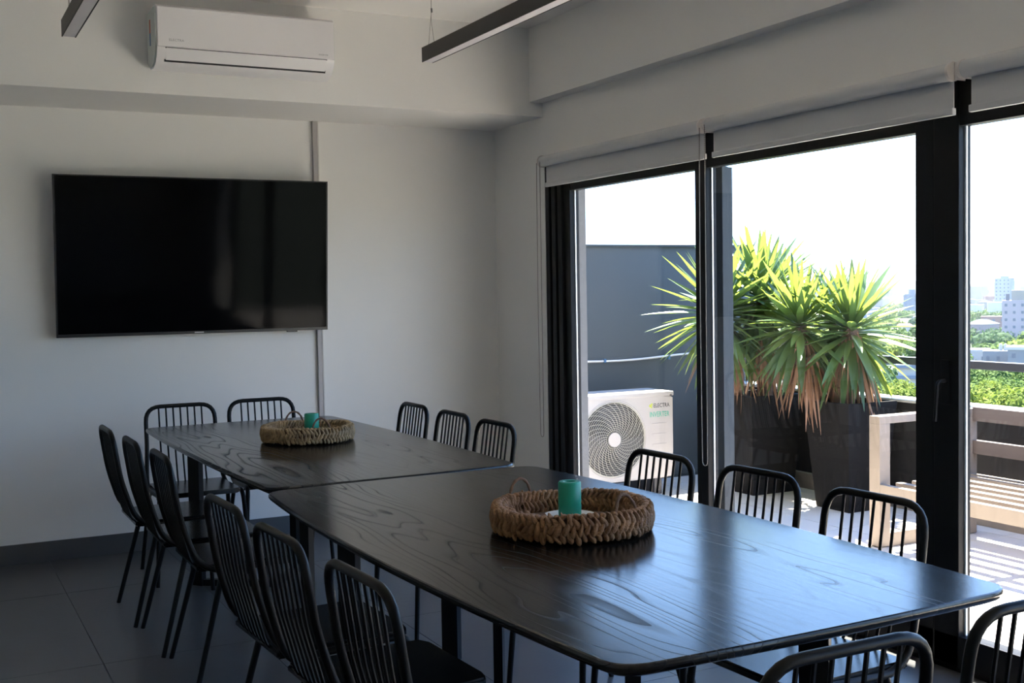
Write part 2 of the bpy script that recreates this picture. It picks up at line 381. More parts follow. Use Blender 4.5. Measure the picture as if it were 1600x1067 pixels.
struct('trim_3', bx(X0, X1+0.14, -1.55, 5.92, -0.03, 0.012, 0.002), M['frame'])      # threshold track

# ================================================================== TERRACE SHELL
tf = struct('terrace_floor', bx(3.40, 6.1, -1.6, 7.3, -0.12, -0.03), M['grout'])
pv = None; x = 3.505
while x < 5.5:
    y = -1.6
    while y < 7.0:
        w = min(0.6, 5.5-x); l = min(0.6, 7.02-y)
        if pv is None: p = obj('paver', bx(0.002, 0.598, 0.002, 0.598, -0.03, -0.005, 0.002), M['paver'], tf); pv = p.data
        elif w < 0.59 or l < 0.59: p = obj('paver', bx(0.002, w-0.002, 0.002, l-0.002, -0.03, -0.005, 0.002), M['paver'], tf)
        else: p = obj('paver', pv, None, tf)
        p.location = (x, y, 0); y += 0.6
    x += 0.6
struct('wall_terrace_jamb', bx(3.36, 3.552, 5.905, 7.02, -0.03, 3.1), M['jamb'])
tw = struct('wall_terrace_end', bx(3.552, 4.86, 7.02, 7.25, -0.03, 1.69), M['extwall'])
obj('wall_panel', bx(4.86, 5.7, 7.035, 7.25, -0.03, 1.69), M['extwall'], tw)
obj('coping', bx(3.552, 5.7, 7.0, 7.27, 1.69, 1.705, 0.003), M['frame_out'], tw)
obj('recess_band', bx(3.552, 4.86, 7.012, 7.02, 0.0, 0.90, 0.001), M['extwall'], tw)
pp = struct('wall_terrace_parapet', bx(5.47, 5.62, -1.6, 7.02, -0.03, 0.655), M['parapet'])
obj('coping', bx(5.46, 5.64, -1.6, 7.02, 0.655, 0.672, 0.004), M['cap'], pp)
obj('plinth', bx(5.42, 5.47, -1.6, 7.02, -0.005, 0.10, 0.003), M['plinth'], pp)
struct('roof_eave', bx(XW+0.26, 4.25, -2.8, 5.9, 2.62, 2.80), M['ceiling'])
# handrail
hr = thing('handrail', 'dark flat handrail above the terrace parapet, seen through the right panes', 'handrail', (5.56, 3.0, 0.67))
obj('rail', bx(-0.03, 0.03, -4.6, 4.0, 0.215, 0.262, 0.004), M['rail'], hr)
for yy in (-4.2, -2.9, -1.6, -0.3, 1.0, 2.2, 3.5): obj('post', bx(-0.012, 0.012, yy-0.02, yy+0.02, 0.0, 0.217), M['railpost'], hr)
# cable along the end wall
cb = bmesh.new(); pts = []
for i in range(25):
    u = i/24; pts.append((3.56+u*1.85, 7.0+0.001, 0.878+0.008*math.sin(u*9)+0.028*u*u))
cab = tag(obj('wall_cable', tube(cb, pts, 0.008, 6), M['cable'], smooth=True), 'thin white cable clipped along the grey terrace end wall', 'cable')
for xx in (3.75, 4.35, 4.9): obj('cable_clip', bx(xx-0.008, xx+0.008, 6.986, 7.012, 0.868, 0.895, 0.002), M['inkblue'], cab)

# ================================================================== ROLLER BLINDS
def blind(y0, y1, label, chain=None, ztube=2.128, bracket=0.0):
    b = thing('roller_blind', label, 'blind', (3.235, (y0+y1)/2, ztube), 0, 'rolled-up roller blinds above the windows')
    h = (y1-y0)/2
    obj('fabric_roll', cyl(bmesh.new(), (0, -h, 0), (0, h, 0), 0.031, 28), M['blind'], b, smooth=True)
    obj('fabric', bx(0.016, 0.019, -h+0.004, h-0.012, 1.995-ztube, 0.0), M['blind'], b)
    obj('bottom_bar', bx(0.008, 0.026, -h+0.001, h-0.006, 1.98-ztube, 2.006-ztube, 0.005), M['blind'], b)
    for s in (-1, 1):
        obj('end_cap', cyl(bmesh.new(), (0, s*h, 0), (0, s*(h+0.012), 0), 0.034, 24), M['blindplastic'], b, smooth=True)
    obj('bracket', bx(0.0, 0.052, h+0.012, h+0.016, -0.03, 0.03, 0.002), M['blindplastic'], b)
    obj('bracket', bx(0.0, 0.052, -h-0.016, -h-0.012, -0.03, 0.03, 0.002), M['blindplastic'], b)
    if chain:
        cm = bmesh.new(); zb = chain[1]-ztube; yc = chain[0]-(y0+y1)/2; pts = []
        for s in (1, -1):
            n = 14
            if s == 1: pts += [(-0.03, yc+0.019+0.006*math.sin(i/n*PI), -0.01+(zb+0.02)*i/n) for i in range(n+1)]
            else: pts += [(-0.03, yc-0.019, zb+0.02-(zb+0.02)*i/n) for i in range(n+1)]
            if s == 1: pts += [(-0.03, yc+0.019*math.cos(a), zb+0.01-0.019*math.sin(a)) for a in (0.6, 1.2, 1.6, 2.0, 2.6)]
        obj('pull_chain', tube(cm, pts, 0.0018, 6), M['chain'], b, smooth=True)
        if chain[2]:
            bd = bmesh.new(); L = 0; last = Vector(pts[0])
            for p in pts[1:]:
                p = Vector(p); seg = (p-last).length; k = int(seg/0.009)
                for q in range(k):
                    c = last.lerp(p, (q+0.5)/max(k, 1))
                    r = bmesh.ops.create_icosphere(bd, subdivisions=1, radius=0.0033)
                    for v in r['verts']: v.co += c
                last = p
            tag(obj('chain_beads', bd, M['chain'], b), kind='stuff')
    return b
blind(4.335, 5.845, 'short grey roller blind above the farthest pane, its bead chain on the white wall', (5.845, 0.555, False))
blind(2.905, 4.285, 'grey roller blind above the middle pane with beaded chain on the black stile', (4.298, 0.585, True))
blind(1.02, 2.845, 'grey roller blind cut off by the right edge, above the pane with the city view')

# ================================================================== WALL THINGS
# television, leaning forward a little
tv = thing('television', 'large flat black television on the white wall below the air conditioner', 'television', (1.405, 6.505, 1.185))
tv.rotation_euler = (R(4.2), 0, 0)
obj('screen', bx(-0.731, 0.731, -0.014, -0.008, 0.016, 0.848), M['screen'], tv)
fb = bmesh.new()
for a in ((-0.7385, 0.7385, 0, 0.0155), (-0.7385, 0.7385, 0.8475, 0.8535), (-0.7385, -0.7305, 0, 0.8535), (0.7305, 0.7385, 0, 0.8535)):
    box(fb, a[0], a[1], -0.018, 0.012, a[2], a[3])
obj('bezel', fb, M['bezel'], tv)
obj('back_shell', bx(-0.735, 0.735, -0.008, 0.03, 0.004, 0.85, 0.004), M['bezel'], tv)
obj('logo', bx(-0.025, 0.025, -0.0185, -0.0175, 0.005, 0.011), M['inkgrey'], tv)
obj('receiver', bx(0.50, 0.56, -0.012, 0.01, -0.008, 0.001, 0.002), M['bezel'], tv)
obj('wall_mount', bx(-0.2, 0.2, 0.03, 0.052, 0.25, 0.6, 0.003), M['bezel'], tv)
# cable duct behind it
cd = thing('cable_duct', 'slim grey cable duct running down the wall behind the television', 'cable duct', (2.116, YB, 0.106))
obj('duct_cover', bx(-0.016, 0.016, -0.022, 0, 0, 2.288, 0.002), M['conduit'], cd)
obj('duct_edge', bx(0.010, 0.017, -0.025, 0, 0, 2.288, 0.001), M['cap'], cd)
# indoor air conditioner on the beam
ac = thing('air_conditioner', 'white wall-mounted split air conditioner on the beam above the television', 'air conditioner', (1.52, 5.935, 2.50))
prof = [(-0.001, 0.03), (-0.001, 0.285), (-0.19, 0.288), (-0.212, 0.275), (-0.216, 0.09), (-0.205, 0.055), (-0.165, 0.012), (-0.10, -0.002), (-0.03, 0.002)]
obj('body', extrude_x(bmesh.new(), prof, -0.44, 0.44), M['acwhite'], ac, smooth=True)
pr2 = [(-0.002, 0.035), (-0.002, 0.275), (-0.185, 0.278), (-0.200, 0.265), (-0.205, 0.09), (-0.190, 0.06), (-0.155, 0.02), (-0.10, 0.006), (-0.03, 0.012)]
obj('side_cover', extrude_x(bmesh.new(), pr2, -0.446, -0.44), M['acside'], ac)
obj('side_cover', extrude_x(bmesh.new(), pr2, 0.44, 0.446), M['acside'], ac)
fpn = [(-0.212, 0.082), (-0.213, 0.278), (-0.2205, 0.272), (-0.2235, 0.086)]
obj('front_panel', extrude_x(bmesh.new(), fpn, -0.437, 0.437), M['acwhite'], ac)
obj('louver_gap', extrude_x(bmesh.new(), [(-0.215, 0.083), (-0.180, 0.026), (-0.178, 0.020), (-0.170, 0.022), (-0.205, 0.083)], -0.402, 0.402), M['dark'], ac)
obj('louver', extrude_x(bmesh.new(), [(-0.221, 0.079), (-0.188, 0.027), (-0.183, 0.030), (-0.214, 0.079)], -0.397, 0.397), M['acwhite'], ac)
text_mesh('maker_mark', 'ELECTRA', 0.016, M['inkgrey'], ac, (-0.385, -0.2245, 0.112), (R(90), 0, 0), width=0.07)
text_mesh('feature_mark', 'INVERTER', 0.010, M['inkgrey'], ac, (0.355, -0.2245, 0.100), (R(90), 0, 0), width=0.05)
obj('energy_label', bx(-0.4475, -0.446, -0.09, -0.07, 0.17, 0.235), M['inkred'], ac)
obj('energy_label', bx(-0.4475, -0.446, -0.09, -0.07, 0.11, 0.17), M['inkblue'], ac)

# pendant strip lights
def strip_light(x, yend, label):
    L = 3.0; z = 2.505
    s = thing('pendant_light', label, 'lamp', (x, yend-L/2, z), 0, 'black hanging strip lights')
    h = L/2
    obj('housing', bx(-0.029, 0.029, -h, h, 0.004, 0.068, 0.001), M['lightbody'], s)
    d = bmesh.new(); box(d, -0.024, 0.024, -h+0.004, h-0.004, -0.001, 0.004)
    obj('diffuser', d, M['diffuser'], s)
    e2 = bmesh.new(); box(e2, -0.029, -0.0245, -h, h, -0.002, 0.0045); box(e2, 0.0245, 0.029, -h, h, -0.002, 0.0045)
    obj('rim', e2, M['lightbody'], s)
    for yy in (h-0.06, -h+0.06):
        c = bmesh.new()
        top = ZC - z
        tube(c, fillet([(0, yy-0.03, 0.066), (-0.006, yy-0.006, 0.19), (0, yy, 0.26), (0, yy, top)], 0.03, 3), 0.0012, 5)
        tube(c, [(0, yy+0.045, 0.066), (0, yy+0.002, 0.23)], 0.0012, 5)
        tube(c, [(0, yy-0.002, 0.225), (0, yy, 0.245)], 0.0045, 6)
        obj('suspension_wire', c, M['wire'], s)
    return s
strip_light(2.26, 5.22, 'black hanging strip light pointing into the corner, right of the air conditioner')
strip_light(0.633, 5.29, 'black hanging strip light above and left of the air conditioner')

# ================================================================== TABLES
def table_outline(w_end, bulge, L, rc, n=14):
    P = []
    hw = w_end/2; hl = L/2
    def side(y): return hw + bulge*(1-(y/hl)**2)
    right = [(side(-hl+rc+(2*hl-2*rc)*i/n), -hl+rc+(2*hl-2*rc)*i/n) for i in range(n+1)]
    def end(x): return hl + 0.0 - 0.012*(x/hw)**2
    c1 = [];
    # corner (+,+)
    p0 = Vector((right[-1][0], right[-1][1])); p2 = Vector((hw-rc, end(hw-rc))); pc = Vector((hw, end(hw)))
    for k in range(1, 6):
        t = k/6; c1.append(tuple(p0*(1-t)**2 + pc*2*t*(1-t) + p2*t*t))
    top = [(hw-rc-(2*(hw-rc))*i/8, end(hw-rc-(2*(hw-rc))*i/8)) for i in range(9)]
    quarter = right + c1 + top
    half = quarter + [(-x, y) for x, y in c1[::-1]]
    left = [(-x, -y) for x, y in right]
    rest = left + [(-x, -y) for x, y in c1] + [(-x, -y) for x, y in top] + [(x, -y) for x, y in c1[::-1]]
    return half + rest
def make_table(cx, cy, w_end, bulge, L, label, rot, legs):
    t = thing('dining_table', label, 'table', (cx, cy, 0), rot, 'two black dining tables')
    out = table_outline(w_end, bulge, L, 0.075)
    bm = bmesh.new(); n = len(out)
    def ring(off, z):
        vs = []
        for i, (x, y) in enumerate(out):
            a, b = Vector(out[i-1]), Vector(out[(i+1) % n]); d = (b-a).normalized(); nn = Vector((d.y, -d.x))
            vs.append(bm.verts.new((x-nn.x*off, y-nn.y*off, z)))
        return vs
    rs = [ring(0.06, 0.718), ring(0.022, 0.722), ring(0.006, 0.730), ring(0.0, 0.738), ring(0.0, 0.744), ring(0.002, 0.7485), ring(0.006, 0.75)]
    bm.faces.new(rs[0][::-1]); bm.faces.new(rs[-1])
    for A, B in zip(rs, rs[1:]):
        for i in range(n): bm.faces.new((A[i], A[(i+1) % n], B[(i+1) % n], B[i]))
    bmesh.ops.recalc_face_normals(bm, faces=bm.faces)
    obj('tabletop', bm, M['table'], t, smooth=True)
    for (lx, ly, dx, dy) in legs:
        d = Vector((dx, dy, 0)).normalized(); s = Vector((-d.y, d.x, 0))
        lb = bmesh.new(); box(lb, -0.034, 0.034, -0.016, 0.016, 0.0, 0.719, 0.002)
        bmesh.ops.rotate(lb, verts=lb.verts, cent=(0, 0, 0), matrix=Matrix.Rotation(math.atan2(d.y, d.x), 3, 'Z'))
        for v in lb.verts: v.co += Vector((lx, ly, 0))
        obj('leg', lb, M['tableleg'], t)
        fb = box(bmesh.new(), 0, 1, -0.016, 0.016, 0.0, 0.03)
        tgt = Vector((0, ly-math.copysign(0.22, ly), 0)); st = Vector((lx, ly, 0)); dd = tgt-st
        for v in fb.verts: v.co.x = 0.03 + v.co.x*(dd.length-0.03)
        bmesh.ops.rotate(fb, verts=fb.verts, cent=(0, 0, 0), matrix=Matrix.Rotation(math.atan2(dd.y, dd.x), 3, 'Z'))
        for v in fb.verts: v.co += st
        obj('floor_bar', fb, M['tableleg'], t)
    return t
LEGS = [(-0.29, 0.80, -0.57, 0.82), (0.19, 0.78, 0.57, 0.82), (-0.29, -0.86, -0.57, -0.82), (0.27, -0.86, 0.57, -0.82)]
LEGN = [(-0.29, 0.84, -0.57, 0.82), (0.25, 0.84, 0.57, 0.82), (-0.29, -0.77, -0.57, -0.82), (0.24, -0.72, 0.57, -0.82)]
make_table(1.53, 2.705, 1.0, 0.052, 2.11, 'nearer black wood-grain dining table carrying the larger basket, blue window light on it', R(1.2), LEGN)
make_table(1.488, 4.835, 0.955, 0.022, 2.10, 'farther black wood-grain dining table below the television, smaller-looking basket on it', R(1.2), LEGS)

# ================================================================== CHAIRS
def make_chair(label, group):
    c = thing('spindle_chair', label, 'chair', (0, 0, 0), 0, group)
    def side(s):  # from front corner along the rail, up the post to the top corner
        return [Vector((s*0.208, 0.222, 0.34)), Vector((s*0.200, 0.215, 0.428)), Vector((s*0.196, -0.155, 0.415)), Vector((s*0.178, -0.218, 0.62)), Vector((s*0.176, -0.248, 0.823))]
    a, b = side(-1), side(1)
    path = fillet(a + b[::-1], [0.05, 0.10, 0.05, 0.078, 0.078, 0.05, 0.10, 0.05], 6)
    obj('back_frame', tube(bmesh.new(), path, 0.011, 10), M['blacksteel'], c, smooth=True)
    sb = bmesh.new()
    pol = [(-0.19, -0.165), (0.19, -0.165), (0.196, 0.17), (0.19, 0.215), (0.15, 0.232), (-0.15, 0.232), (-0.19, 0.215), (-0.196, 0.17)]
    prism(sb, pol, 0.418, 0.441)
    bmesh.ops.bevel(sb, geom=[ed for ed in sb.edges], offset=0.006, segments=2, affect='EDGES')
    obj('seat', sb, M['seat'], c, smooth=True)
    for s in (-1, 1):
        obj('leg', tube(bmesh.new(), [(s*0.2065, 0.221, 0.36), (s*0.226, 0.245, 0.0)], [0.0112, 0.0095], 10), M['blacksteel'], c, smooth=True)
        obj('leg', tube(bmesh.new(), [(s*0.196, -0.075, 0.417), (s*0.226, -0.185, 0.0)], [0.0112, 0.0095], 10), M['blacksteel'], c, smooth=True)
    for i in range(7):
        xx = (i-3)*0.0365
        p = fillet([(xx, -0.05, 0.405), (xx, -0.16, 0.409), (xx, -0.218, 0.62), (xx, -0.247, 0.82)], [0.09, 0.03], 5)
        obj('spindle', tube(bmesh.new(), p, 0.0045, 6), M['blacksteel'], c, smooth=True)
    obj('crossbar', tube(bmesh.new(), [(-0.196, -0.052, 0.405), (0.196, -0.052, 0.405)], 0.008, 8), M['blacksteel'], c, smooth=True)
    obj('crossbar', tube(bmesh.new(), [(-0.198, 0.12, 0.407), (0.198, 0.12, 0.407)], 0.008, 8), M['blacksteel'], c, smooth=True)
    return c
GL, GR, GE = 'black spindle chairs along the left side', 'black spindle chairs along the window side', 'black spindle chairs at the table ends'
ch0 = make_chair('black spindle chair farthest left, its tall back nearest the bare wall corner', GL)
ch0.location = (0.975, 5.265, 0); ch0.rotation_euler = (0, 0, R(-90))
CH = [
 (1.0, 4.785, -90, 'second black spindle chair from the far end on the left side of the far table', GL),
 (1.025, 4.31, -90, 'third left-side black spindle chair, beside the near corner of the far table', GL),
 (0.990, 3.215, -87, 'left-side black spindle chair of the near table, closest to the table joint', GL),
 (1.005, 2.73, -87, 'black spindle chair, middle one on the left side of the near table', GL),
 (1.035, 2.25, -87, 'nearest black spindle chair on the left side, largest back in the lower left', GL),
 (1.99, 5.42, 90, 'small black spindle chair right of the far table, nearest the television wall', GR),
 (1.99, 4.94, 90, 'black spindle chair, middle of the three right of the far table', GR),
 (1.98, 4.47, 91, 'black spindle chair right of the far table, closest to the joint of the tables', GR),
 (2.02, 3.275, 93, 'window-side black spindle chair of the near table, in front of the outdoor unit', GR),
 (2.06, 2.805, 93, 'black spindle chair before the black stile, middle on the window side of the near table', GR),
 (2.05, 2.315, 92, 'black spindle chair nearest the right corner of the near table, before the terrace bench', GR),
 (1.225, 5.92, 180, 'left black spindle chair at the far table end, back to the television wall', GE),
 (1.665, 5.965, 180, 'right black spindle chair at the far table end, behind the smaller basket', GE),
 (1.30, 1.615, 0, 'black spindle chair cut by the bottom edge at the near table end', GE),
 (1.79, 1.645, 0, 'black spindle chair in the bottom right corner of the view', GE),
]
for x, y, rz, lab, g in CH: dup(ch0, (x, y, 0), R(rz), lab, g)

# ================================================================== BASKETS AND CANDLES
def make_basket(cx, cy, rad, h, m, label, rotz, seed):
    rng = random.Random(seed)
    b = thing('woven_basket', label, 'basket', (cx, cy, 0.7550), rotz, 'round woven baskets on the tables')
    bt = bmesh.new(); lathe(bt, [(0, 0.002), (rad-0.02, 0.002), (rad-0.012, 0.012), (0, 0.012)], 40); obj('base', bt, M['twine'], b, smooth=True)
    core = bmesh.new()
    lathe(core, [(rad-0.024, 0.006), (rad-0.008, 0.008), (rad-0.004, h*0.5), (rad-0.010, h-0.012), (rad-0.024, h-0.012), (rad-0.022, 0.01)], 48); obj('inner_wall', core, M['twine'], b, smooth=True)  # dark core, its colour stands in for shade between the strands
    wv = bmesh.new(); nst = 74; rows = 3
    ico = bmesh.new(); bmesh.ops.create_icosphere(ico, subdivisions=2, radius=1.0); base = [v.co.copy() for v in ico.verts]; fcs = [[v.index for v in f.verts] for f in ico.faces]; ico.free()
    def blob(center, ang, sx_, sy_, sz_, tilt):
        Mx = Matrix.Rotation(ang, 3, 'Z') @ Matrix.Rotation(tilt, 3, 'X')
        vs = []
        for c in base:
            q = Vector((c.x*sx_, c.y*sy_*(1.0-0.35*c.z), c.z*sz_))
            vs.append(wv.verts.new(center + Mx @ q))
        for f in fcs: wv.faces.new([vs[i] for i in f])
    for row in range(rows):
        z = 0.010 + (row+0.5)*(h-0.022)/rows
        for sgn, rr in ((1, rad-0.004), (-1, rad-0.026)):
            for i in range(nst):
                a = 2*PI*(i+0.5*(row % 2)+rng.uniform(-0.12, 0.12))/nst
                bul = 0.006*math.sin(PI*(row+0.5)/rows)
                c = Vector(((rr+sgn*bul)*math.cos(a), (rr+sgn*bul)*math.sin(a), z+rng.uniform(-0.003, 0.003)))
                blob(c, a, 0.0090, 2*PI*rr/nst*0.43*rng.uniform(0.7, 1.25), (h-0.02)/rows*1.08*rng.uniform(0.9, 1.2), R(24 if row % 2 == 0 else -24)+rng.uniform(-0.3, 0.3))
    tag(obj('woven_strands', wv, m, b, smooth=True), kind='stuff')
    wv = bmesh.new(); nr = 74
    for i in range(nr):
        a = 2*PI*(i+rng.uniform(-0.1, 0.1))/nr; rr = rad-0.014
        c = Vector((rr*math.cos(a), rr*math.sin(a), h-0.008+0.003*math.sin(a*3)+rng.uniform(-0.001, 0.001)))
        blob(c, a, 0.0125, 0.0085*rng.uniform(0.8, 1.3), 0.0085*rng.uniform(0.8, 1.25), R(35)+rng.uniform(-0.4, 0.4))
    tag(obj('braided_rim', wv, m, b, smooth=True), kind='stuff')
    for s in (-1, 1):
        pts = []
        for i in range(21):
            u = i/20; ang = PI*u
            th = -math.cos(PI*u)*0.5*0.46*0.20/rad
            rr = rad-0.010-(0.004 if s > 0 else 0.022)*math.sin(ang)
            pts.append((s*rr*math.cos(th), rr*math.sin(th), h-0.03+(0.068)*math.sin(ang)**0.9))
        hbm = tube(bmesh.new(), pts, [0.0042+0.0008*math.sin(i*2.1) for i in range(21)], 7)
        obj('handle', hbm, M['twine'], b, smooth=True)
    return b
make_basket(1.562, 2.690, 0.213, 0.073, M['weave'], 'larger-looking round brown woven basket on the near table, candle and white plate inside', R(107), 3)
make_basket(1.525, 4.925, 0.197, 0.070, M['weave2'], 'round tan woven basket with twig handles on the far table', R(92), 5)
pl = tag(obj('plate', lathe(bmesh.new(), [(0, 0), (0.055, 0), (0.072, 0.008), (0.072, 0.0115), (0.055, 0.006), (0, 0.005)], 40), M['plate'], smooth=True, loc=(1.585, 2.74, 0.768)), 'round white plate under the green candle in the near basket', 'plate')
def candle(x, y, z, r, h, lab):
    c = thing('candle', lab, 'candle', (x, y, z), 0, 'green pillar candles')
    obj('wax', lathe(bmesh.new(), [(0, 0), (r-0.001, 0), (r, 0.002), (r, h-0.004), (r-0.003, h), (r*0.58, h), (r*0.52, h-0.003), (r*0.5, h-0.018), (0, h-0.020)], 36), M['candle'], c, smooth=True)
    obj('wick', cyl(bmesh.new(), (0, 0, h-0.021), (0.001, 0, h-0.012), 0.0009, 6), M['dark'], c)
candle(1.585, 2.74, 0.7735, 0.0315, 0.098, 'green pillar candle standing on the white plate in the near basket')
candle(1.555, 4.96, 0.7675, 0.032, 0.098, 'green pillar candle in the tan basket on the far table')

# ================================================================== TERRACE THINGS
# outdoor condenser
ou = thing('outdoor_unit', 'cream outdoor air conditioning unit with round fan grille against the grey wall', 'air conditioner', (4.175, 6.5, 0.0))
W2, H2 = 0.405, 0.585; zb = 0.105
bd = bmesh.new(); box(bd, -W2, W2, 0.012, 0.31, zb, zb+H2-0.012, 0.012)
obj('casing', bd, M['acmetal'], ou, smooth=True)
fcx, fcz, fr = -0.075, 0.392, 0.253
# front panel with a round hole
fp = bmesh.new(); N = 64
outer = []; inner = []
for i in range(N):
    a = 2*PI*i/N; dx, dz = math.cos(a), math.sin(a)
    tx = ((W2-fcx) if dx > 0 else (W2+fcx))/abs(dx) if abs(dx) > 1e-6 else 1e9
    tz = ((zb+H2-0.03-fcz) if dz > 0 else (fcz-zb))/abs(dz) if abs(dz) > 1e-6 else 1e9
    t = min(tx, tz)
    outer.append((fcx+dx*t, fcz+dz*t)); inner.append((fcx+dx*(fr-0.004), fcz+dz*(fr-0.004)))
A = [fp.verts.new((x, 0.0, z)) for x, z in outer]; B = [fp.verts.new((x, 0.0, z)) for x, z in inner]; Cc = [fp.verts.new((x, 0.03, z)) for x, z in inner]; D = [fp.verts.new((x, 0.014, z)) for x, z in outer]
for i in range(N):
    j = (i+1) % N
    fp.faces.new((A[i], A[j], B[j], B[i])); fp.faces.new((B[i], B[j], Cc[j], Cc[i])); fp.faces.new((A[j], A[i], D[i], D[j]))
obj('front_panel', fp, M['acmetal'], ou)
obj('top_cover', bx(-W2-0.006, W2+0.006, -0.006, 0.316, zb+H2-0.03, zb+H2, 0.006), M['acmetal'], ou)
rec = bmesh.new(); cyl(rec, (fcx, 0.008, fcz), (fcx, 0.011, fcz), fr, 48)
obj('fan_recess', rec, M['dark'], ou)
fan = bmesh.new()
for k in range(3):
    a0 = 2*PI*k/3+0.6; ring1 = []; ring2 = []
    for q in range(9):
        u = q/8; a = a0+u*1.25
        ring1.append(fan.verts.new((fcx+0.05*math.cos(a), 0.004, fcz+0.05*math.sin(a))))
        ring2.append(fan.verts.new((fcx+0.225*math.cos(a+0.25), -0.0005+0.006*u, fcz+0.225*math.sin(a+0.25))))
    for q in range(8): fan.faces.new((ring1[q], ring1[q+1], ring2[q+1], ring2[q]))
obj('fan_blades', fan, M['rail'], ou)
gr = bmesh.new()
for q in range(15):
    rr = 0.062+q*(fr-0.006-0.062)/14
    tube(gr, [(fcx+rr*math.cos(2*PI*i/56), -0.012+0.010*(rr/fr)**3, fcz+rr*math.sin(2*PI*i/56)) for i in range(56)], 0.0015 if q < 14 else 0.004, 4, closed=True)
for q in range(30):
    pts = []
    for i in range(9):
        u = i/8; rr = 0.05+u*(fr-0.052); a = 2*PI*q/30+u*0.95
        pts.append((fcx+rr*math.cos(a), -0.0145+0.010*(rr/fr)**3, fcz+rr*math.sin(a)))
    tube(gr, pts, 0.0016, 4)
tag(obj('grille_wires', gr, M['grille'], ou), kind='stuff')
obj('grille_hub', cyl(bmesh.new(), (fcx, -0.020, fcz), (fcx, -0.010, fcz), 0.048, 32), M['acmetal'], ou)
rim = bmesh.new(); tube(rim, [(fcx+(fr+0.006)*math.cos(2*PI*i/64), 0.0, fcz+(fr+0.006)*math.sin(2*PI*i/64)) for i in range(64)], 0.004, 6, closed=True)
obj('grille_rim', rim, M['acmetal'], ou, smooth=True)
for zz in (0.475, 0.405, 0.335): obj('pressed_groove', bx(0.235, 0.35, -0.003, 0.001, zz-0.003, zz+0.003, 0.001), M['acmetal'], ou)
text_mesh('maker_mark', 'ELECTRA', 0.04, M['inkblack'], ou, (0.250, -0.0012, 0.585), (R(90), 0, 0), width=0.128)
text_mesh('inverter_mark', 'INVERTER', 0.05, M['inkgreen'], ou, (0.218, -0.0012, 0.522), (R(90), 0, 0), width=0.158)
lg = bmesh.new(); box(lg, 0.214, 0.226, -0.0015, -0.0003, 0.590, 0.606); box(lg, 0.228, 0.240, -0.0015, -0.0003, 0.598, 0.614); box(lg, 0.226, 0.236, -0.0015, -0.0003, 0.582, 0.594)
obj('logo', lg, M['inklime'], ou)
for s in (-0.28, 0.28): obj('foot', bx(s-0.03, s+0.03, 0.0, 0.31, -0.005, zb, 0.004), M['rail'], ou)
obj('bolt', cyl(bmesh.new(), (W2-0.02, -0.009, 0.663), (W2-0.02, -0.004, 0.663), 0.008, 10), M['wire'], ou)

# bench of spaced boards
be = thing('terrace_bench', 'long taupe slatted bench with square frame arms beside the black parapet', 'bench', (4.88, 3.1, 0.0))
yl = 1.5
for k, yy in enumerate((yl, -yl)):
    y0, y1 = (yy-0.0 - (0.075 if yy > 0 else 0), yy + (0 if yy > 0 else 0.075))
    f = bmesh.new()
    box(f, -0.37, -0.295, y0, y1, 0.0, 0.655, 0.002)
    obj('arm_post', f, M['bench'], be)
    obj('arm_post', bx(0.285, 0.36, y0, y1, 0.0, 0.655, 0.002), M['bench'], be)
    obj('arm_top', bx(-0.37, 0.36, y0, y1, 0.655, 0.695, 0.002), M['bench'], be)
    obj('floor_runner', bx(-0.295, 0.285, y0, y1, -0.004, 0.07, 0.002), M['bench'], be)
obj('seat_fascia', bx(-0.37, -0.335, -yl+0.075, yl-0.075, 0.262, 0.335, 0.002), M['bench'], be)
obj('seat_fascia', bx(0.30, 0.335, -yl+0.075, yl-0.075, 0.262, 0.335, 0.002), M['bench'], be)
for yy in (-0.75, 0, 0.75): obj('seat_bearer', bx(-0.335, 0.30, yy-0.02, yy+0.02, 0.262, 0.295), M['bench'], be)
for i in range(5):
    xx = -0.235+i*0.118; obj('seat_slat', bx(xx-0.021, xx+0.021, -yl+0.075, yl-0.075, 0.285, 0.335, 0.002), M['bench'], be)
for z0, z1 in ((0.628, 0.705), (0.445, 0.52)): obj('back_slat', bx(0.325, 0.36, -yl+0.075, yl-0.075, z0, z1, 0.002), M['benchback'], be)
for yy in (-0.7, 0.7): obj('back_post', bx(0.36, 0.385, yy-0.03, yy+0.03, 0.0, 0.70), M['benchback'], be)

# planters
def planter(cx, cy, top, base, h, label):
    p = thing('planter_box', label, 'planter', (cx, cy, -0.004), 0, 'tall black tapered planters')
    b = bmesh.new(); t, s = top/2, base/2; w = 0.022
    def sq(a, z): return [b.verts.new((sx_*a, sy_*a, z)) for sx_, sy_ in ((-1, -1), (1, -1), (1, 1), (-1, 1))]
    r = [sq(s, 0), sq(t, h), sq(t-w, h), sq(t-w-0.01, h-0.07)]
    b.faces.new(r[0][::-1])
    for A_, B_ in zip(r, r[1:]):
        for i in range(4): b.faces.new((A_[i], A_[(i+1) % 4], B_[(i+1) % 4], B_[i]))
    obj('box', b, M['planter'], p)
    obj('soil', bx(-t+w+0.004, t-w-0.004, -t+w+0.004, t-w-0.004, h-0.10, h-0.045), M['soil'], p)
    return p
planter(5.19, 5.46, 0.40, 0.29, 0.675, 'tapered black planter by the bench arm, holding the yucca nearest the city view')
planter(5.115, 6.27, 0.43, 0.35, 0.665, 'black planter nearer the outdoor unit, holding the yucca behind the black stile')

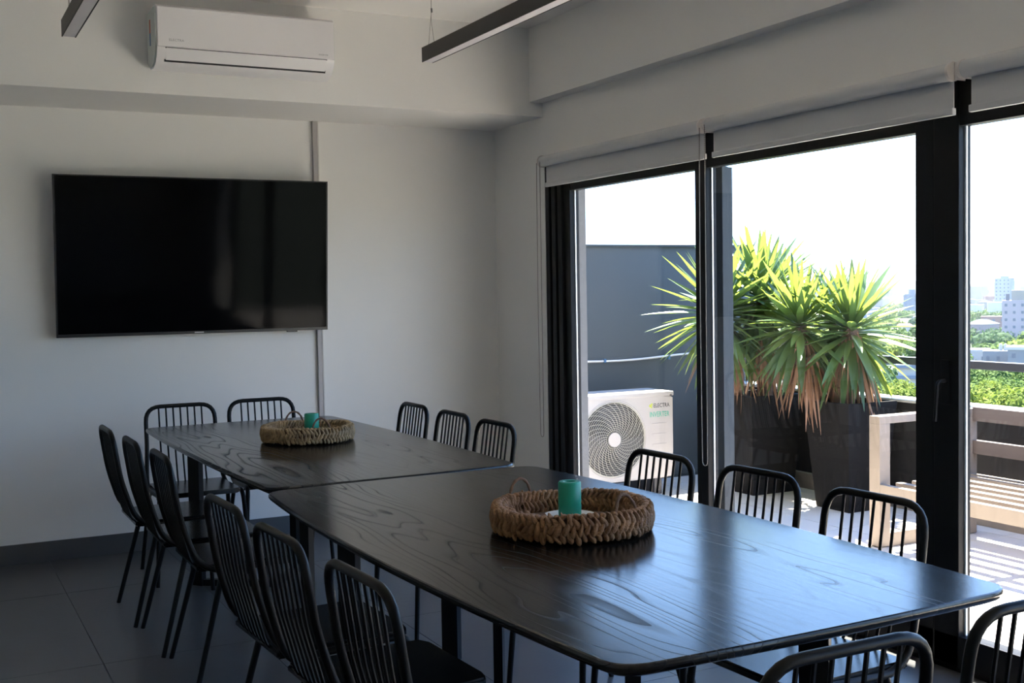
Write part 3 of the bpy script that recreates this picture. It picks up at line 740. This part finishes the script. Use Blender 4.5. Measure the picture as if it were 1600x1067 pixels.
# yuccas
def leaf_mesh(name, L, W, droop, fold, seed, dry=False):
    rng = random.Random(seed); bm = bmesh.new(); n = 8; prev = None
    tw = rng.uniform(-0.5, 0.5)*(2.0 if dry else 0.6)
    for i in range(n+1):
        u = i/n; w = W*(0.35+0.65*math.sin(min(1, u*1.9)*PI/2))*(1-u**2.6)*0.5+0.0006
        x = L*(u - 0.10*droop*u**3); z = -droop*L*0.5*u**2.2; c = Vector((x, 0, z))
        a = tw*u; ax = Vector((0, math.cos(a), math.sin(a)))
        up_ = Vector((0, -math.sin(a), math.cos(a)))*fold*w
        row = [bm.verts.new(c+ax*w+up_), bm.verts.new(c), bm.verts.new(c-ax*w+up_)]
        if prev:
            bm.faces.new((prev[0], prev[1], row[1], row[0])); bm.faces.new((prev[1], prev[2], row[2], row[1]))
        prev = row
    me = bpy.data.meshes.new(name); bm.to_mesh(me); bm.free(); me.materials.append(M['dryleaf' if dry else 'leaf']); me.shade_smooth()
    return me
LV = [leaf_mesh('leaf_blade', 0.46, 0.058, d, 0.35, 10+i) for i, d in enumerate((0.02, 0.08, 0.14, 0.22, 0.30))]
DV = [leaf_mesh('dry_leaf_blade', 0.46, 0.022, d, 0.5, 30+i, True) for i, d in enumerate((0.05, 0.15, 0.3))]
def yucca(cx, cy, z0, trunks, label, seed):
    """trunks: (base dx, base dy, head (x,y,z), r, leaf scale, n leaves)"""
    rng = random.Random(seed)
    y = thing('yucca_plant', label, 'plant', (cx, cy, z0), 0, 'yuccas in the black planters')
    for bx_, by_, head, rad, sc, nl, nd in trunks:
        h = Vector(head)-Vector((cx, cy, z0)); b0 = Vector((bx_, by_, 0))
        mid = b0.lerp(h, 0.5)+Vector((rng.uniform(-0.02, 0.02), rng.uniform(-0.02, 0.02), 0.03))
        P = [b0*(1-t)**2+mid*2*t*(1-t)+h*t*t for t in [i/16 for i in range(17)]]
        obj('trunk', tube(bmesh.new(), P, [rad*(1.15-0.35*i/16)*(1+0.06*((i % 2)*2-1)) for i in range(17)], 10), M['trunk'], y, smooth=True)
        for i in range(nl):
            u = (i+0.5)/nl; az = i*2.39996+rng.uniform(-0.25, 0.25)
            el = R(80)-R(150)*u**0.95+rng.uniform(-0.12, 0.12)       # upright in the middle, hanging at the bottom
            k = rng.choice((0, 0, 1) if u < 0.4 else ((1, 2, 2) if u < 0.7 else (2, 3, 4)))
            s_ = sc*rng.uniform(0.82, 1.12)*(0.85 if u < 0.1 else 1.0)
            o = bpy.data.objects.new('leaf', LV[k]); COL.objects.link(o); o.parent = y
            base = h+Vector((0.02*math.cos(az), 0.02*math.sin(az), 0.05-0.16*u))
            o.location = base
            o.rotation_euler = Euler((rng.uniform(-0.3, 0.3), -el, az), 'XYZ'); o.scale = (s_, s_*rng.uniform(0.85, 1.15), s_)
        for i in range(nd):
            az = rng.uniform(0, 2*PI); el = R(-62)-rng.uniform(0, 0.42)
            o = bpy.data.objects.new('dry_leaf', rng.choice(DV)); COL.objects.link(o); o.parent = y
            t = rng.uniform(0.55, 0.95); base = b0.lerp(h, t)
            o.location = base+Vector((rad*math.cos(az), rad*math.sin(az), 0))
            o.rotation_euler = Euler((rng.uniform(-1, 1), -el, az), 'XYZ'); s_ = rng.uniform(0.6, 1.15); o.scale = (s_, s_, s_)
    return y
yucca(5.115, 5.50, 0.61, [(0.02, -0.03, (5.17, 5.42, 1.13), 0.058, 1.0, 125, 60), (-0.07, 0.06, (4.97, 5.66, 1.16), 0.04, 0.95, 110, 70), (0.10, 0.10, (5.30, 5.72, 1.16), 0.035, 0.85, 70, 30)],
      'bushy yucca with thick ringed trunk, in the planter by the bench arm', 4)
yucca(5.115, 6.27, 0.60, [(-0.13, 0.02, (4.70, 6.12, 1.24), 0.045, 1.05, 115, 50), (0.02, -0.05, (5.02, 6.10, 1.32), 0.04, 1.05, 125, 60), (0.13, 0.05, (5.27, 6.30, 1.28), 0.035, 0.95, 75, 40)],
      'taller yucca with leaning trunks behind the black stile, nearer the outdoor unit', 9)

# ================================================================== CITY
GZ = -22.0
gm = bmesh.new()
lathe(gm, [(60, GZ), (300, GZ), (1500, GZ), (7000, GZ)], 48)
struct('ground_city', gm, M['ground'])
def polar(az, d): return d*math.sin(R(az)), d*math.cos(R(az))
def crown_mesh(name, m, nq, qs, seed, rad=1.0, flat=0.8):
    rng = random.Random(seed); bm = bmesh.new()
    lumps = [Vector((rng.uniform(-0.5, 0.5), rng.uniform(-0.5, 0.5), rng.uniform(-0.25, 0.35))) for _ in range(9)]
    lr = [rng.uniform(0.35, 0.55) for _ in lumps]
    for c, r_ in zip(lumps, lr):
        g = bmesh.ops.create_icosphere(bm, subdivisions=2, radius=r_*0.86)
        for v in g['verts']:
            v.co = v.co*(1+0.25*noise.noise(v.co*5+c*7)); v.co += c; v.co.z *= flat
    for _ in range(nq):
        k = rng.randrange(len(lumps)); d = Vector((rng.gauss(0, 1), rng.gauss(0, 1), rng.gauss(0.25, 1))).normalized()
        p = lumps[k]+d*lr[k]*rng.uniform(0.85, 1.15); p.z *= flat
        n_ = (d+Vector((rng.gauss(0, .5), rng.gauss(0, .5), rng.gauss(0, .5)))).normalized(); a = n_.cross(Vector((0.3, 0.5, 1))).normalized(); b_ = n_.cross(a)
        s = qs*rng.uniform(0.6, 1.3)
        bm.faces.new([bm.verts.new(p+a*s*x_+b_*s*y_) for x_, y_ in ((-1, -0.6), (0.2, -1), (1, 0.5), (-0.3, 1))])
    me = bpy.data.meshes.new(name); bm.to_mesh(me); bm.free(); me.materials.append(m)
    return me
CN = [crown_mesh('tree_crown', M[k], 8000, 0.030, 50+i) for i, k in enumerate(('crownA', 'crownB', 'crownA'))]
CF = [crown_mesh('tree_crown', M[k], 900, 0.06, 60+i) for i, k in enumerate(('crownA', 'crownB', 'crownC', 'crownB'))]
tk = bmesh.new(); tube(tk, [(0, 0, 0), (0, 0, 1)], [0.035, 0.02], 6); tkm = bpy.data.meshes.new('tree_trunk'); tk.to_mesh(tkm); tk.free(); tkm.materials.append(M['trunk'])
def tree(x, y, ztop, rad, near, label, group=None, rng=random):
    hc = rad*0.8
    t = thing('tree', label, 'tree', (x, y, GZ), rng.uniform(0, 6.28), group)
    o = bpy.data.objects.new('crown', rng.choice(CN if near else CF)); COL.objects.link(o); o.parent = t; o.location = (0, 0, ztop-GZ-hc); o.scale = (rad, rad, hc*1.25)
    if near:
        o = bpy.data.objects.new('trunk', tkm); COL.objects.link(o); o.parent = t; o.scale = (rad*1.2, rad*1.2, ztop-GZ-hc)
    return t
crng = random.Random(21)
def az_of(px): return math.degrees(0.47663723+math.atan((px-800)/1811.95))
# nearest street trees, just beyond the rail
for px, d, zt, r_, lab in ((1530, 118, -7.6, 5.0, 'leafy green street tree beyond the handrail, left of the right pane view'),
                           (1580, 124, -7.8, 5.4, 'leafy green street tree beyond the handrail, at the right edge'),
                           (1625, 112, -7.0, 5.0, 'bright street tree mostly outside the right edge'),
                           (1555, 140, -7.5, 5.0, 'sunlit street tree behind the two nearest ones, above the handrail'),
                           (1365, 120, -10.0, 4.2, 'green street tree right of the thick yucca trunk, under the handrail'),
                           (1395, 138, -9.2, 4.6, 'dark street tree left of the blue building'),
                           (1300, 125, -9.5, 4.5, 'street tree glimpsed between the brown yucca leaves'),
                           (1245, 120, -9.5, 4.5, 'street tree glimpsed between the two planters'),
                           (1405, 105, -12.4, 3.4, 'low pale palm-like tree below the blue building')):
    x, y = polar(az_of(px), d); tree(x, y, zt, r_, True, lab, rng=crng)
bcol = {}
def bmat(name, col):
    if name not in bcol: bcol[name] = mat(name, tuple(c*0.42 for c in col), 0.85, noise_amt=0.08, noise_scale=0.2)
    return bcol[name]
M['winglass'] = mat('far_window_glass', (0.09, 0.10, 0.13), 0.3, noise_amt=0.1)
def building(px, d, w, dep, ztop, colname, col, label, rows=0, cols=0, rot=0.0, roof=None, extras=(), group=None, az=None):
    x, y = polar(az if az is not None else az_of(px), d); a = az if az is not None else az_of(px)
    b = thing('building', label, 'building', (x, y, GZ), R(-a+rot), group)
    h = ztop-GZ
    obj('walls', bx(-w/2, w/2, 0, dep, 0, h), bmat(colname, col), b)
    if rows:
        wb_ = bx(-w/cols*0.16, w/cols*0.16, -0.10, 0.0, -0.55, 0.55); wme = None
        for i in range(rows):
            for j in range(cols):
                if wme is None: o = obj('window', wb_, M['winglass'], b); wme = o.data
                else: o = obj('window', wme, None, b)
                o.location = (-w/2+w*(j+0.5)/cols, 0, h-1.8-i*2.9)
    if roof:
        rb = bmesh.new()
        A_ = [(-w/2-0.4, -0.4, h), (w/2+0.4, -0.4, h), (w/2+0.4, dep+0.4, h), (-w/2-0.4, dep+0.4, h)]; rh = roof[1]
        v = [rb.verts.new(p) for p in A_]; t1 = rb.verts.new((-w*0.3, dep/2, h+rh)); t2 = rb.verts.new((w*0.3, dep/2, h+rh))
        for f in ((v[0], v[1], t2, t1), (v[1], v[2], t2), (v[2], v[3], t1, t2), (v[3], v[0], t1), (v[3], v[2], v[1], v[0])): rb.faces.new(f)
        obj('roof', rb, bmat(*roof[0]), b)
    for nm, (x0, x1, y0, y1, z0, z1), cn, cc in extras: obj(nm, bx(x0, x1, y0, y1, h+z0, h+z1), bmat(cn, cc), b)
    return b
building(1570, 1000, 14.5, 14, 3.6, 'pale_blue_render', (0.62, 0.66, 0.74), 'tall pale tower block, the highest on the skyline at the right', 9, 5,
         extras=(('penthouse', (-3.0, 3.4, 3, 9, 0, 1.8), 'pale_blue_render', (0.62, 0.66, 0.74)), ('roof_rail', (-3, 3.4, 3, 9, 2.4, 3.3), 'rose_render', (0.7, 0.6, 0.62)), ('side_wing', (4.2, 7.3, -1.2, 0, -25, 0), 'cool_render', (0.50, 0.56, 0.66))))
building(1592, 500, 12, 12, -6.4, 'rose_render', (0.74, 0.66, 0.64), 'pale pink apartment block at the right edge below the tower', 5, 4,
         extras=(('upper_floor', (-2.5, 4.5, 2, 9, 0, 4.0), 'sand_render', (0.62, 0.54, 0.44)), ('water_tank', (-4.6, -3.2, 2, 4, 0, 2.6), 'dark_render', (0.25, 0.25, 0.28)), ('side_wall', (5.0, 6.0, -1, 0, -15, -1), 'sand_render', (0.62, 0.54, 0.44))))
building(1423, 900, 9.5, 12, -7.0, 'slate_render', (0.30, 0.36, 0.46), 'narrow slate-blue block beyond the yucca leaf tips', 4, 3,
         extras=(('lift_house', (-1, 3.5, 3, 8, 0, 3.2), 'slate_render', (0.30, 0.36, 0.46)),))
building(1366, 1500, 13, 14, 2.6, 'pale_blue_render', (0.62, 0.66, 0.74), 'pale tower block just right of the upper yucca leaves', 5, 4)
building(1290, 1300, 22, 14, 3.0, 'cool_render', (0.50, 0.56, 0.66), 'pale tower block behind the yucca crown', 5, 5)
building(1414, 560, 7.5, 9, -18.8, 'white_render', (0.8, 0.78, 0.76), 'small white house with a red tiled roof among the trees', 1, 3, roof=(('red_tiles', (0.62, 0.18, 0.12)), 1.4))
building(1524, 560, 8, 12, -17.8, 'mauve_render', (0.42, 0.36, 0.40), 'low house with a teal metal roof left in the right pane', 1, 3, rot=-35, roof=(('teal_sheet', (0.35, 0.62, 0.68)), 2.0))
building(1519, 320, 8.5, 8, -16.6, 'white_render', (0.8, 0.78, 0.76), 'house with a white flat roof beside the black stile, above the handrail', 1, 3,
         extras=(('parapet', (-4.4, 4.4, -0.2, 8.2, 0, 0.5), 'bright_white_render', (0.9, 0.88, 0.85)), ('roof_room', (-3.2, -1.2, 3, 6, 0.4, 3.0), 'mauve_render', (0.42, 0.36, 0.40))))
building(1569, 310, 9.5, 8, -15.9, 'grey_render', (0.42, 0.43, 0.46), 'grey flat-roofed house carrying two white water tanks', 1, 4)
for k, xx in enumerate((1564.5, 1572)):
    x, y = polar(az_of(xx), 313)
    tag(obj('water_tank', lathe(bmesh.new(), [(0, 0), (0.44, 0), (0.47, 0.9), (0.38, 1.5), (0.13, 1.75), (0, 1.75)], 16), bmat('tank_white', (0.85, 0.82, 0.78)), smooth=True, loc=(x, y, -15.9)),
        ('left' if k == 0 else 'right')+' one of the two white water tanks on the grey flat-roofed house', 'water tank', 'white water tanks on the grey house')
building(1604, 300, 8, 8, -14.6, 'grey_render', (0.42, 0.43, 0.46), 'house with a pale cornice cut by the right edge above the handrail', 1, 3,
         extras=(('cornice', (-4.3, 4.3, -0.3, 8.3, -0.4, 0.3), 'bright_white_render', (0.9, 0.88, 0.85)),))
building(1455, 178, 9.0, 10, -10.9, 'white_render', (0.8, 0.78, 0.76), 'white building with a blue panel and grey roof beside the black stile', 0, 0,
         extras=(('blue_panel', (-3.0, 4.5, -0.25, 0, -9, -2.6), 'blue_sheet', (0.03, 0.16, 0.62)), ('roof_slab', (-4.8, 4.8, -0.6, 10, -0.1, 0.35), 'slate_render', (0.30, 0.36, 0.46)), ('ledge', (-4.8, 4.5, -0.5, 0, -1.7, -1.3), 'slate_render', (0.30, 0.36, 0.46))))
# trees of the middle distance
placed = [(o.location.x, o.location.y, 9.0) for o in bpy.data.objects if o.name.startswith('building') and not o.parent] + [(o.location.x, o.location.y, 5.0) for o in bpy.data.objects if o.name.startswith('tree') and not o.parent]
for i in range(900):
    d = 170*(1150/170)**(((i+0.5)/900)**0.8); az = crng.uniform(35.5, 57)
    if abs(az-az_of(1455)) < 1.8 and d < 200: continue
    # keep the houses in sight
    if 285 < d < 322: d = 335
    if 130 < d < 300 and 49.5 < az < 53: d += 170
    x, y = polar(az, d)
    zt = GZ + crng.uniform(5.5, 10.5); r_ = crng.uniform(4.5, 7.5)*(1+d/900)
    if d > 500: zt = GZ+crng.uniform(4.5, 8.0)
    if any((x-a)**2+(y-b)**2 < (1.0*(r_+c))**2 for a, b, c in placed): continue
    placed.append((x, y, r_))
    tree(x, y, zt, r_, False, 'rounded green tree among the city trees beyond the terrace', 'city trees of the middle distance', crng)
# belt of low houses and far skyline blocks
cols_ = [('white_render', (0.8, 0.78, 0.76)), ('rose_render', (0.74, 0.66, 0.64)), ('sand_render', (0.62, 0.54, 0.44)), ('pale_blue_render', (0.62, 0.66, 0.74)), ('cool_render', (0.50, 0.56, 0.66)), ('brick_render', (0.50, 0.30, 0.24)), ('bright_white_render', (0.9, 0.88, 0.85))]
for i in range(420):
    d = crng.uniform(480, 1300); az = crng.uniform(36, 56.5); cn, cc = crng.choice(cols_)
    w = crng.uniform(7, 18); dp = crng.uniform(8, 12); x, y = polar(az, d)
    rr = 0.62*max(w, dp)
    if any((x-a)**2+(y-b)**2 < (rr+c)**2 for a, b, c in placed): continue
    placed.append((x, y, rr))
    building(0, d, w, dp, GZ+crng.choice((4, 5, 6, 7, 9)), cn, cc, 'low pale city house among the trees of the middle distance', 1 if d < 800 else 0, 3, rot=crng.uniform(-30, 30), group='low houses of the middle distance', az=az)
for i in range(260):
    d = crng.uniform(1300, 4200); az = 35.5+21*(i+crng.random())/260; cn, cc = crng.choice(cols_[:5])
    w = crng.uniform(10, 24)*(d/2600+0.4); dp = crng.uniform(12, 25); x, y = polar(az, d); rr = 0.75*max(w, dp)
    if any((x-a)**2+(y-b)**2 < (rr+c)**2 for a, b, c in placed): continue
    placed.append((x, y, rr))
    building(0, d, w, dp, GZ+crng.choice((8, 10, 12, 14, 16, 19, 24))*(0.85+d/12000), cn, cc, 'pale hazy block of the far skyline', 0, 0, rot=crng.uniform(-30, 30), group='pale blocks of the far skyline', az=az)
# haze over the city
hz = bmesh.new(); box(hz, 150, 5200, 120, 5200, GZ+0.02, 45)
hm = bpy.data.materials.new('city_haze'); hm.use_nodes = True; hn = hm.node_tree; hn.nodes.clear()
ho = hn.nodes.new('ShaderNodeOutputMaterial'); hv = hn.nodes.new('ShaderNodeVolumeScatter')
hv.inputs['Color'].default_value = (0.86, 0.93, 1.0, 1); hv.inputs['Density'].default_value = 0.00009; hv.inputs['Anisotropy'].default_value = 0.2
hn.links.new(hv.outputs[0], ho.inputs['Volume'])
tag(obj('haze', hz, hm), 'pale blue summer haze hanging over the distant city', 'haze', None, 'structure')
